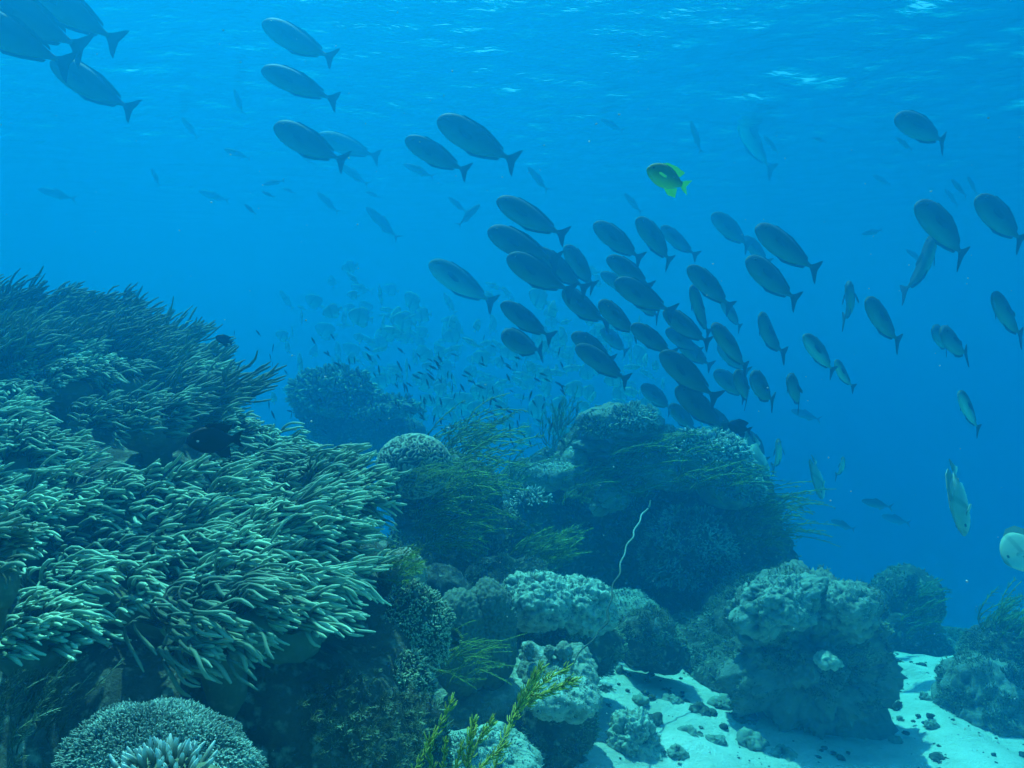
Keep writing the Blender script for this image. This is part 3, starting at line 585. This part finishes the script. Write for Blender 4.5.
# loose stones and gravel on the sand
def fhit(px, py): return hit(px, py, floor_z, 2.5, 12)
stones = [(700, 712, 20, 9), (722, 704, 14, 8), (673, 702, 12, 6), (742, 716, 18, 8), (690, 735, 16, 10), (716, 742, 10, 6), (606, 690, 9, 5), (640, 700, 8, 5), (596, 700, 7, 4), (664, 690, 7, 4),
          (750, 742, 22, 9), (780, 756, 16, 7), (898, 706, 8, 7), (900, 720, 5, 6), (925, 700, 7, 9), (944, 762, 14, 7), (896, 742, 6, 3), (676, 752, 10, 6), (790, 722, 9, 4), (620, 672, 7, 4), (930, 725, 6, 4), (652, 722, 6, 4)]
sizes = ['flat', 'rounded', 'low', 'crusted', 'lumpy', 'pitted']
where = lambda x, y: ('just right of the overhanging boulder' if x > 890 else 'below the overhanging boulder' if x > 745 else 'in the rubble patch in the middle of the sand' if x > 668 else 'on the left part of the sand')
cnt = {}
for k, (px, py, rx, ry) in enumerate(stones):
    h = fhit(px, py); d = h[1]; wh = where(px, py); cnt[wh] = cnt.get(wh, 0)+1
    o = boulder('stone', px, py, d, [(0, 0, rx*.62, ry*.62), (rx*.4, ry*.2, rx*.4, ry*.45)], f'{sizes[k%6]} grey-blue stone {wh}, about {"%d" % (2*rx)} by {"%d" % (2*ry)} pixels', mat='knob_dim' if k % 3 else 'reef', sub=4, amp=.03, sc1=14, knob=.03, kscale=30, group='loose stones on the sand')
    del o['label']; o['label'] = f'{sizes[k%6]} loose stone, {ORD[(cnt[wh]-1)%12]} counted {wh}'
g = Geo(); g0 = np.random.default_rng(12); V3, F3 = ico(2)
for k in range(1500):
    x = g0.uniform(-.6, 3.2); y = g0.uniform(3.4, 6.6); r0 = .003+.022*g0.random()**4
    vv = V3*(1+.35*g0.normal(size=(len(V3), 1))*.5)*r0*np.array([1, 1, .55]); g.add(vv+(x, y, float(floor_z(x, y))+r0*.2), F3)
tag(g.build('gravel', M['reef_lump']), 'fine coral rubble scattered over the sand', 'gravel', kind='stuff')

# ------------------------------------------------------------------ fish
def loft(prof, W, nseg=14, tailx=None):
    """prof: list of (x, ztop, zbot); W(x) half width -> closed body, nose at +x"""
    vs = []; fs = []; th = np.linspace(0, 2*math.pi, nseg, endpoint=False)
    for x, zt, zb, wd in prof:
        c = (zt+zb)/2; h = (zt-zb)/2
        vs.append(np.stack([np.full(nseg, x), wd*np.cos(th), c+h*np.sin(th)], -1))
    n = len(prof)
    for j in range(n-1):
        for i in range(nseg): i2 = (i+1) % nseg; fs.append((j*nseg+i, (j+1)*nseg+i, (j+1)*nseg+i2, j*nseg+i2))
    fs.append(tuple(range(nseg))); fs.append(tuple(reversed(range((n-1)*nseg, n*nseg))))
    return np.concatenate(vs), fs
def smooth_prof(pts, n=26):
    x, t, b, w_ = np.array(pts, float).T; s = np.linspace(0, 1, len(x)); q = 1-(1-np.linspace(0, 1, n))**1.15
    def it(a):
        r = np.interp(q, s, a)
        for _ in range(2): r[1:-1] = (r[:-2]+2*r[1:-1]+r[2:])/4
        return r
    return list(zip(it(x), it(t), it(b), it(w_)))
def finmesh(outline, thick=.006, y=0):
    n = len(outline); o = np.array([(x, 0, z) for x, z in outline]); g = Geo()
    v = np.concatenate([o+(0, thick/2+y, 0), o+(0, -thick/2+y, 0)])
    c = np.array([o.mean(0)+(0, thick*.9+y, 0), o.mean(0)+(0, -thick*.9+y, 0)]); v = np.concatenate([v, c])
    f = []
    for i in range(n):
        j = (i+1) % n; f += [(i, j, 2*n), (n+j, n+i, 2*n+1), (i, n+i, n+j, j)]
    g.add(v, f); return g
SP = {}
SP['unicorn'] = dict(prof=[(.5, .022, -.020, .010), (.486, .064, -.046, .026), (.45, .106, -.080, .042), (.37, .150, -.122, .056), (.25, .172, -.152, .062), (.10, .166, -.162, .060), (-.05, .138, -.146, .050), (-.18, .092, -.106, .036), (-.28, .050, -.060, .022), (-.35, .024, -.026, .012), (-.40, .022, -.022, .008)],
    tail=[(-.375, .020), (-.42, .055), (-.485, .135), (-.515, .155), (-.505, .07), (-.49, 0), (-.505, -.07), (-.53, -.165), (-.49, -.14), (-.42, -.055), (-.375, -.020)],
    dorsal=[(.30, .145), (.25, .185), (.0, .178), (-.15, .135), (-.30, .075), (-.315, .045), (-.2, .08), (0, .13)],
    anal=[(.12, -.15), (.0, -.178), (-.15, -.140), (-.30, -.082), (-.315, -.05), (-.2, -.08)], body='uni', fin='fin', eye=(.40, .045, .048, .016))
SP['round'] = dict(prof=[(.5, .01, -.02, .005), (.48, .07, -.06, .02), (.42, .17, -.13, .035), (.3, .27, -.24, .05), (.12, .33, -.31, .055), (-.05, .32, -.30, .05), (-.2, .22, -.21, .035), (-.3, .09, -.09, .02), (-.36, .05, -.05, .01), (-.4, .05, -.05, .006)],
    tail=[(-.385, .05), (-.45, .10), (-.52, .13), (-.5, 0), (-.52, -.13), (-.45, -.10), (-.385, -.05)],
    dorsal=[(.15, .31), (0, .38), (-.2, .36), (-.33, .25), (-.3, .1), (-.1, .28)], anal=[(.1, -.29), (0, -.36), (-.2, -.34), (-.33, -.24), (-.3, -.1), (-.1, -.26)], body='silver', fin='silver_slim', eye=(.38, .05, .036, .025))
SP['damsel'] = dict(prof=[(.5, .01, -.02, .01), (.47, .09, -.08, .04), (.4, .17, -.15, .06), (.27, .24, -.22, .075), (.1, .27, -.26, .075), (-.08, .23, -.24, .06), (-.22, .13, -.15, .035), (-.3, .07, -.08, .02), (-.36, .06, -.06, .01)],
    tail=[(-.34, .06), (-.42, .12), (-.54, .17), (-.47, .02), (-.46, -.02), (-.54, -.17), (-.42, -.12), (-.34, -.06)],
    dorsal=[(.25, .23), (.1, .31), (-.12, .31), (-.34, .26), (-.25, .12), (0, .22)], anal=[(.0, -.24), (-.12, -.34), (-.30, -.33), (-.28, -.12), (-.15, -.18)], body='black', fin='black', eye=(.38, .06, .058, .022))
SP['slim'] = dict(prof=[(.5, .01, -.01, .004), (.46, .04, -.035, .02), (.36, .075, -.07, .035), (.15, .10, -.10, .045), (-.08, .085, -.085, .038), (-.25, .045, -.045, .022), (-.36, .018, -.018, .01), (-.4, .018, -.018, .006)],
    tail=[(-.385, .018), (-.44, .05), (-.53, .11), (-.455, .01), (-.455, -.01), (-.53, -.11), (-.44, -.05), (-.385, -.018)],
    dorsal=[(.15, .09), (.08, .13), (-.2, .07), (-.1, .07)], anal=[(-.05, -.08), (-.12, -.12), (-.28, -.05), (-.2, -.05)], body='silver_slim', fin='silver_slim', eye=(.4, .02, .03, .014))
def make_fish(kind, name, body=None, fin=None, full=True, bend=0.):
    s = SP[kind]; o = bpy.data.objects.new(name, None); col.objects.link(o); bm_ = M[body or s['body']]; fm = M[fin or s['fin']]
    v, f = loft(smooth_prof(s['prof']), None); g = Geo(); g.add(v, f)
    if not full:   # a few pixels long in the picture: body and fins in one mesh
        for k in ('tail', 'dorsal', 'anal'):
            q = finmesh(s[k]); g.add(np.concatenate(q.v), q.f)
        bpy.data.objects.remove(o); ob = g.build(name, bm_); return ob
    bo = g.build('body', bm_, o); parts0 = True
    finmesh(s['tail'], .010).build('tail_fin', fm, o, smooth=False); finmesh(s['dorsal'], .008).build('dorsal_fin', fm, o, smooth=False); finmesh(s['anal'], .008).build('anal_fin', fm, o, smooth=False)
    ex, ez, ey, er = s['eye']; V, Fc = ico(2)
    for sg in (-1, 1):
        g = Geo(); g.add(V*np.array([er, er*.5, er])+(ex, sg*ey, ez), Fc); g.build('eye', M['eye'], o)
        wv = max(p[3] for p in s['prof']); pf = finmesh([(.24, .01), (.20, .03), (.07, -.01), (.06, -.05), (.12, -.055), (.22, -.02)], .006)
        g = Geo(); vv = np.concatenate(pf.v); vv[:, 1] += sg*(wv*.95+(.24-vv[:, 0])*.25); g.add(vv, pf.f); g.build('pectoral_fin', fm, o, smooth=False)
    if bend:   # a swimming body curves sideways towards the tail
        for ch in o.children:
            me = ch.data; co_ = np.empty(len(me.vertices)*3); me.vertices.foreach_get('co', co_); co_ = co_.reshape(-1, 3)
            x_ = np.clip(.15-co_[:, 0], 0, 1); co_[:, 1] += bend*(x_**2-.35*x_**3)*1.3; me.vertices.foreach_set('co', co_.ravel()); me.update()
    return o
def dup(root):
    r = root.copy(); col.objects.link(r)
    for ch in list(root.children):
        c = ch.copy(); col.objects.link(c); c.parent = r
        c.matrix_parent_inverse = ch.matrix_parent_inverse
    return r
def place(o, nx, ny, tx, ty, d, yaw=0, roll=0, hs=1.):
    """nose and tail seen at these points of the picture; yaw > 0 turns the tail away from the camera"""
    a = P(nx, ny, d); b = P(tx, ty, d); pl = np.linalg.norm(a-b); Lr = pl/math.cos(R(yaw))
    dy = math.sin(R(yaw))*Lr; c = (a+b)/2; x = unit(a-b+np.array((0, -dy, 0)))
    z = unit(np.array((0, 0, 1.))-x*x[2]); y = np.cross(z, x)
    m = Matrix((tuple(x), tuple(y), tuple(z))).transposed()
    m = m @ Matrix.Rotation(R(roll), 3, 'X'); m4 = m.to_4x4(); m4.translation = Vector(c)
    o.matrix_world = m4 @ Matrix.Diagonal((Lr, Lr*hs, Lr*hs, 1))
    return o
used = {}
def fish(kind, name, cat, label, group, args, body=None, fin=None, full=True):
    bend = random.choice([-.32, -.15, 0., .12, .28]) if full and kind == 'unicorn' else 0.
    key = (kind, body, fin, full, name, bend)
    if key in used: o = dup(used[key])
    else: o = used[key] = make_fish(kind, name, body, fin, full, bend)
    place(o, *args); tag(o, label, cat, group); o['category'] = cat; return o
UF = [ # nose x,y  tail x,y  distance, yaw, label
 (-22, -6, 76, 42, 4.9, 12, 'large dark fish cut by the left edge, upper of the pair sharing the corner'),
 (-40, 12, 62, 60, 4.7, 10, 'large dark fish cut by the left edge, lower of the pair in the corner'),
 (24, -16, 113, 36, 5.2, 10, 'dark fish cut by the top edge near the left corner'),
 (57, 66, 129, 108, 5.8, 15, 'dark fish below the corner group at the top left, tail at its lower right'),
 (264, 25, 333, 60, 6.0, 8, 'upper of three dark fish stacked at the top left of centre'),
 (263, 72, 335, 96, 6.0, 8, 'middle of three dark fish stacked at the top left of centre'),
 (276, 128, 344, 161, 6.2, 10, 'lowest of three stacked dark fish, overlapping a paler one behind'),
 (318, 138, 378, 154, 9.0, 10, 'paler fish half hidden behind the lowest of the three stacked fish'),
 (406, 141, 467, 171, 6.3, 10, 'left and lower of two close dark fish above the middle of the picture'),
 (438, 122, 516, 160, 5.8, 10, 'right and upper of two close dark fish above the middle of the picture'),
 (891, 121, 956, 137, 6.2, 12, 'lone dark blunt fish near the top right'),
 (497, 201, 565, 236, 6.0, 8, 'leading dark fish at the upper left end of the main school'),
 (488, 232, 556, 262, 6.2, 12, 'second dark fish down at the left end of the main school'),
 (507, 258, 571, 292, 6.1, 12, 'third dark fish down at the left end of the main school'),
 (534, 252, 585, 288, 6.6, 14, 'dark fish tucked behind the third one at the left end of the school'),
 (563, 250, 599, 285, 7.2, 20, 'smaller dimmer fish just right of the left end of the school'),
 (593, 225, 644, 258, 6.8, 10, 'dark fish with clear water around it, below and left of the yellow-green fish'),
 (634, 222, 679, 260, 6.8, 15, 'dark fish directly below the yellow-green fish'),
 (660, 228, 696, 256, 8.3, 15, 'dim fish right behind the one below the yellow-green fish'),
 (606, 259, 656, 286, 6.9, 12, 'slender fish above the thick knot in the middle of the school'),
 (600, 274, 640, 296, 8.8, 12, 'faint fish at the left of the thick knot in the school'),
 (614, 282, 672, 312, 6.2, 12, 'broad dark fish in the middle of the thick knot'),
 (628, 296, 668, 315, 7.4, 14, 'fish showing only its lower edge under the broad one in the knot'),
 (561, 294, 606, 322, 6.7, 14, 'dark fish left of centre in the school, nose behind a tail fin'),
 (596, 306, 641, 332, 6.4, 14, 'dark fish following the left-of-centre one'),
 (630, 326, 675, 354, 6.4, 12, 'dark fish in the middle line of the school heading up left'),
 (501, 304, 551, 338, 6.4, 10, 'upper of two fish whose tails touch, at the lower left of the school'),
 (502, 338, 543, 350, 6.6, 24, 'lower of two fish whose tails touch, at the lower left of the school'),
 (571, 335, 616, 360, 6.9, 12, 'upper of two overlapping fish at the bottom middle of the school'),
 (575, 347, 632, 380, 6.2, 10, 'lower of two overlapping fish at the bottom middle, golden belly line'),
 (686, 268, 735, 307, 6.4, 12, 'dark fish right of the knot, above the steep one'),
 (686, 289, 714, 334, 6.6, 20, 'steeply tilted dark fish pointing up, right of the knot'),
 (719, 302, 745, 327, 8.6, 25, 'small faint fish right of the steeply tilted one'),
 (662, 312, 711, 343, 6.3, 12, 'dark fish below the knot beside the steeply tilted one'),
 (665, 330, 700, 352, 7.4, 12, 'dim fish half covered by the one below the knot'),
 (677, 342, 712, 366, 8.0, 15, 'dim fish above the biggest low one of the school'),
 (707, 327, 756, 368, 6.0, 16, 'broad dark fish at the right end of the thick part of the school'),
 (659, 353, 716, 398, 5.9, 10, 'biggest dark fish low in the school, heading up left'),
 (674, 388, 728, 430, 6.4, 12, 'dim large fish just above the frilly table coral'),
 (712, 372, 752, 398, 8.0, 18, 'dim fish behind the pair low on the right of the school'),
 (728, 374, 762, 402, 6.9, 30, 'dark-headed fish, left of the low pair on the right'),
 (744, 376, 781, 402, 6.9, 22, 'right one of the low overlapping pair on the right'),
 (779, 379, 813, 404, 6.6, 35, 'short rounded fish right of the low pair'),
 (753, 229, 821, 270, 5.8, 12, 'large dark fish over the right part of the school'),
 (710, 216, 753, 245, 8.6, 14, 'faint fish left of the large dark one at the upper right of the school'),
 (742, 238, 770, 262, 9.5, 14, 'very faint fish behind the large dark one at the upper right'),
 (744, 260, 800, 300, 6.2, 12, 'dark fish with a pale back line below the large one at the upper right'),
 (753, 317, 784, 354, 6.9, 22, 'short dark fish alone right of the thick part of the school'),
 (911, 206, 979, 254, 5.8, 12, 'left of two large dark fish near the right edge, green belly'),
 (971, 200, 1032, 240, 5.9, 12, 'right of two large dark fish near the right edge, tail at the frame'),
 (916, 243, 931, 290, 6.8, 55, 'fish seen from behind with its tail down, under the two near the right edge'),
 (838, 288, 864, 318, 7.0, 40, 'small dark fish with its head over the back of a larger one, right side'),
 (858, 302, 908, 342, 6.1, 25, 'larger dark fish following the small one on the right side'),
 (981, 298, 1034, 336, 5.9, 22, 'broad dark fish cut by the right edge at mid height'),
 (929, 334, 980, 354, 6.3, 25, 'plump dark fish swimming level near the right side'),
 (922, 332, 962, 346, 7.6, 25, 'dim fish mostly hidden behind the plump level one')]
def _yaw(q): return q[5] if q[5] < 14 or q[4] > 7.9 else max(q[5], math.degrees(math.acos(min(1, math.hypot(q[2]-q[0], q[3]-q[1])*q[4]/(72*6.2)))))
for q in UF: fish('unicorn', 'surgeonfish', 'fish', q[6], 'dark school swimming up left', (*q[:5], min(62, _yaw(q)), random.uniform(-10, 10), random.uniform(1.05, 1.2) if q[0] > 740 and q[5] < 50 else random.uniform(.93, 1.1)), full=True)
UF2 = [(640, 386, 676, 410, 8.4, 'dim fish low behind the biggest one of the school'), (700, 410, 740, 436, 7.6, 'dim fish close over the frilly table coral'), (716, 345, 750, 372, 8.8, 'very dim fish behind the right end of the thick school'),
       (600, 330, 630, 352, 9.2, 'very dim fish seen through the middle of the school'), (668, 405, 700, 432, 8.2, 'dim fish just right of the plate coral crown'), (744, 432, 770, 462, 8.2, 'dim fish sinking behind the right shoulder of the mound')]
for q in UF2: fish('unicorn', 'surgeonfish', 'fish', q[5], 'dark school swimming up left', (*q[:5], 15, 0, 1.1))
UP = [(430, 264, 494, 303, 8.0, 12, 'pale-backed hazy fish at the far left of the main school'),
      (800, 336, 840, 372, 6.6, 18, 'pale-bellied fish turning, right of the school'),
      (831, 361, 854, 388, 6.8, 30, 'small pale fish touching the tail of the turning one'),
      (952, 392, 986, 431, 6.4, 25, 'blotchy pale fish heading up left, low on the right side'),
      (838, 457, 846, 478, 8.0, 50, 'dim fish head-on over the right end of the central mound'),
      (772, 440, 786, 470, 7.4, 50, 'dim oval fish above the right end of the central mound'),
      (731, 117, 772, 166, 11.5, 35, 'pale streaky fish right of the yellow-green fish, near the surface'),
      (735, 30, 757, 66, 9.5, 30, 'faint fish near the top, right of the middle')]
for q in UP: fish('unicorn', 'surgeonfish', 'fish', q[6], 'paler fish around the school', (*q[:6], random.uniform(-8, 8)), body='uni_pale')
o = fish('damsel', 'damselfish', 'fish', 'bright yellow-green fish alone above the school', None, (646, 170, 689, 186, 3.2, 12, 0), body='yg', fin='yfin')
fish('damsel', 'damselfish', 'fish', 'small round black fish over the slope crest, left', None, (216, 337, 232, 343, 4.0, 10, 0))
fish('damsel', 'damselfish', 'fish', 'black stocky fish resting among the soft corals on the slope', None, (188, 441, 240, 439, 2.2, 10, 0))
fish('damsel', 'damselfish', 'fish', 'small black fish just above the frilly table coral', None, (727, 424, 752, 431, 5.6, 15, 0))
for q in [(955, 533, 962, 466, 4.6, 25, 'tall pale batfish pointing down, right side, forked top'), (816, 497, 819, 460, 6.5, 35, 'thin pale batfish seen edge-on, above the overhanging boulder'),
          (1002, 562, 1046, 540, 4.2, 10, 'pale batfish cut by the right edge'), (757, 484, 762, 440, 7.0, 40, 'pale striped batfish at the right end of the central mound')]:
    fish('round', 'batfish', 'fish', q[6], 'pale batfish near the right side', (*q[:6], 30, 1.35))
# hazy crowd over the reef
g0 = np.random.default_rng(44)
for k in range(290):
    x = g0.normal(468, 100); y = 358+ (x-430)*.10+g0.normal(0, 44)
    x = min(max(x, 215), 700); y = y if y < 438 else g0.uniform(380, 438); y = max(y, 262); d = g0.uniform(10.5, 17); L = g0.uniform(11, 24); a = g0.uniform(-.5, .9) if g0.random() < .6 else g0.uniform(1.0, 2.0)
    if k % 5 < 2: fish('slim', 'hazy_pale_fish', 'fish', 'faint pale slim fish in the hazy crowd above the reef', 'hazy crowd of slim fish', (x, y, x+L*math.cos(a), y+L*math.sin(a), d, g0.uniform(0, 50), 0, g0.uniform(1, 1.7)), full=False, body='silver'); continue
    fish('round', 'hazy_batfish', 'fish', 'faint pale rounded fish in the hazy crowd above the reef', 'hazy crowd of pale fish', (x, y, x+L*math.cos(a), y+L*math.sin(a), d, g0.uniform(0, 50), 0), full=False)
for k in range(190):
    x = g0.normal(430, 95); y = 385+(x-420)*.08+g0.normal(0, 25)
    x = min(max(x, 235), 560); y = min(max(y, 330), 440); L = g0.uniform(6, 11); a = g0.uniform(.3, 1.9)
    fish('slim', 'small_reef_fish', 'fish', 'tiny dark fish in the swarm over the reef', 'swarm of tiny dark fish', (x, y, x+L*math.cos(a), y+L*math.sin(a), g0.uniform(5.5, 7.5), g0.uniform(0, 30), 0), body='black', full=False)
far = [(40, 190, 74, 198), (163, 142, 192, 148), (200, 192, 228, 200), (264, 185, 284, 180), (340, 165, 368, 184), (367, 208, 398, 238), (404, 165, 434, 176), (318, 193, 338, 212), (366, 192, 380, 197), (380, 25, 398, 40),
       (370, 38, 396, 28), (552, 52, 585, 72), (630, 36, 656, 52), (664, 26, 706, 48), (508, 0, 524, 36), (520, 15, 548, 38), (572, 0, 592, 20), (718, -4, 757, 10), (664, -8, 676, 8), (295, 10, 318, 42), (868, 94, 892, 100), (846, 40, 858, 84), (880, 20, 910, 14),
       (872, 176, 892, 184), (1000, 78, 1020, 70), (624, 194, 642, 212), (528, 168, 548, 190), (480, 205, 458, 225), (950, 180, 968, 196), (690, 122, 702, 152), (440, 10, 462, 22), (225, 150, 250, 158), (600, 120, 624, 130), (905, 250, 925, 262), (860, 500, 894, 508), (880, 515, 912, 524), (790, 410, 822, 420), (830, 520, 856, 530)]
g1 = np.random.default_rng(77)
for k in range(34):
    x = g1.uniform(120, 1000); y = g1.uniform(0, 250); L_ = g1.uniform(12, 26); a_ = g1.uniform(-.3, 1.3)
    far.append((x, y, x+L_*math.cos(a_), y+L_*math.sin(a_)))
for k, q in enumerate(far):
    fish('slim', 'distant_fish', 'fish', 'faint distant slim fish fading into the open water', 'distant fish in open water', (*q, 9.5+g0.uniform(0, 3.5), 12, 0, 1.2), full=False, body='uni')
# drifting specks
g = Geo(); V3, F3 = ico(1)
for k in range(300):
    d = g0.uniform(.8, 5); p = P(g0.uniform(0, 1024), g0.uniform(0, 768), d); g.add(V3*(1+.4*g0.normal(size=(len(V3), 1)))*(.0005+.0010*g0.random()**4)*min(d, 3)+p, F3)
sm = newmat('drifting specks')[0]; sm.node_tree.nodes['Principled BSDF'].inputs['Base Color'].default_value = (.4, .42, .4, 1)
tag(g.build('marine_snow', sm), 'fine pale specks drifting in the water', 'specks', kind='stuff')
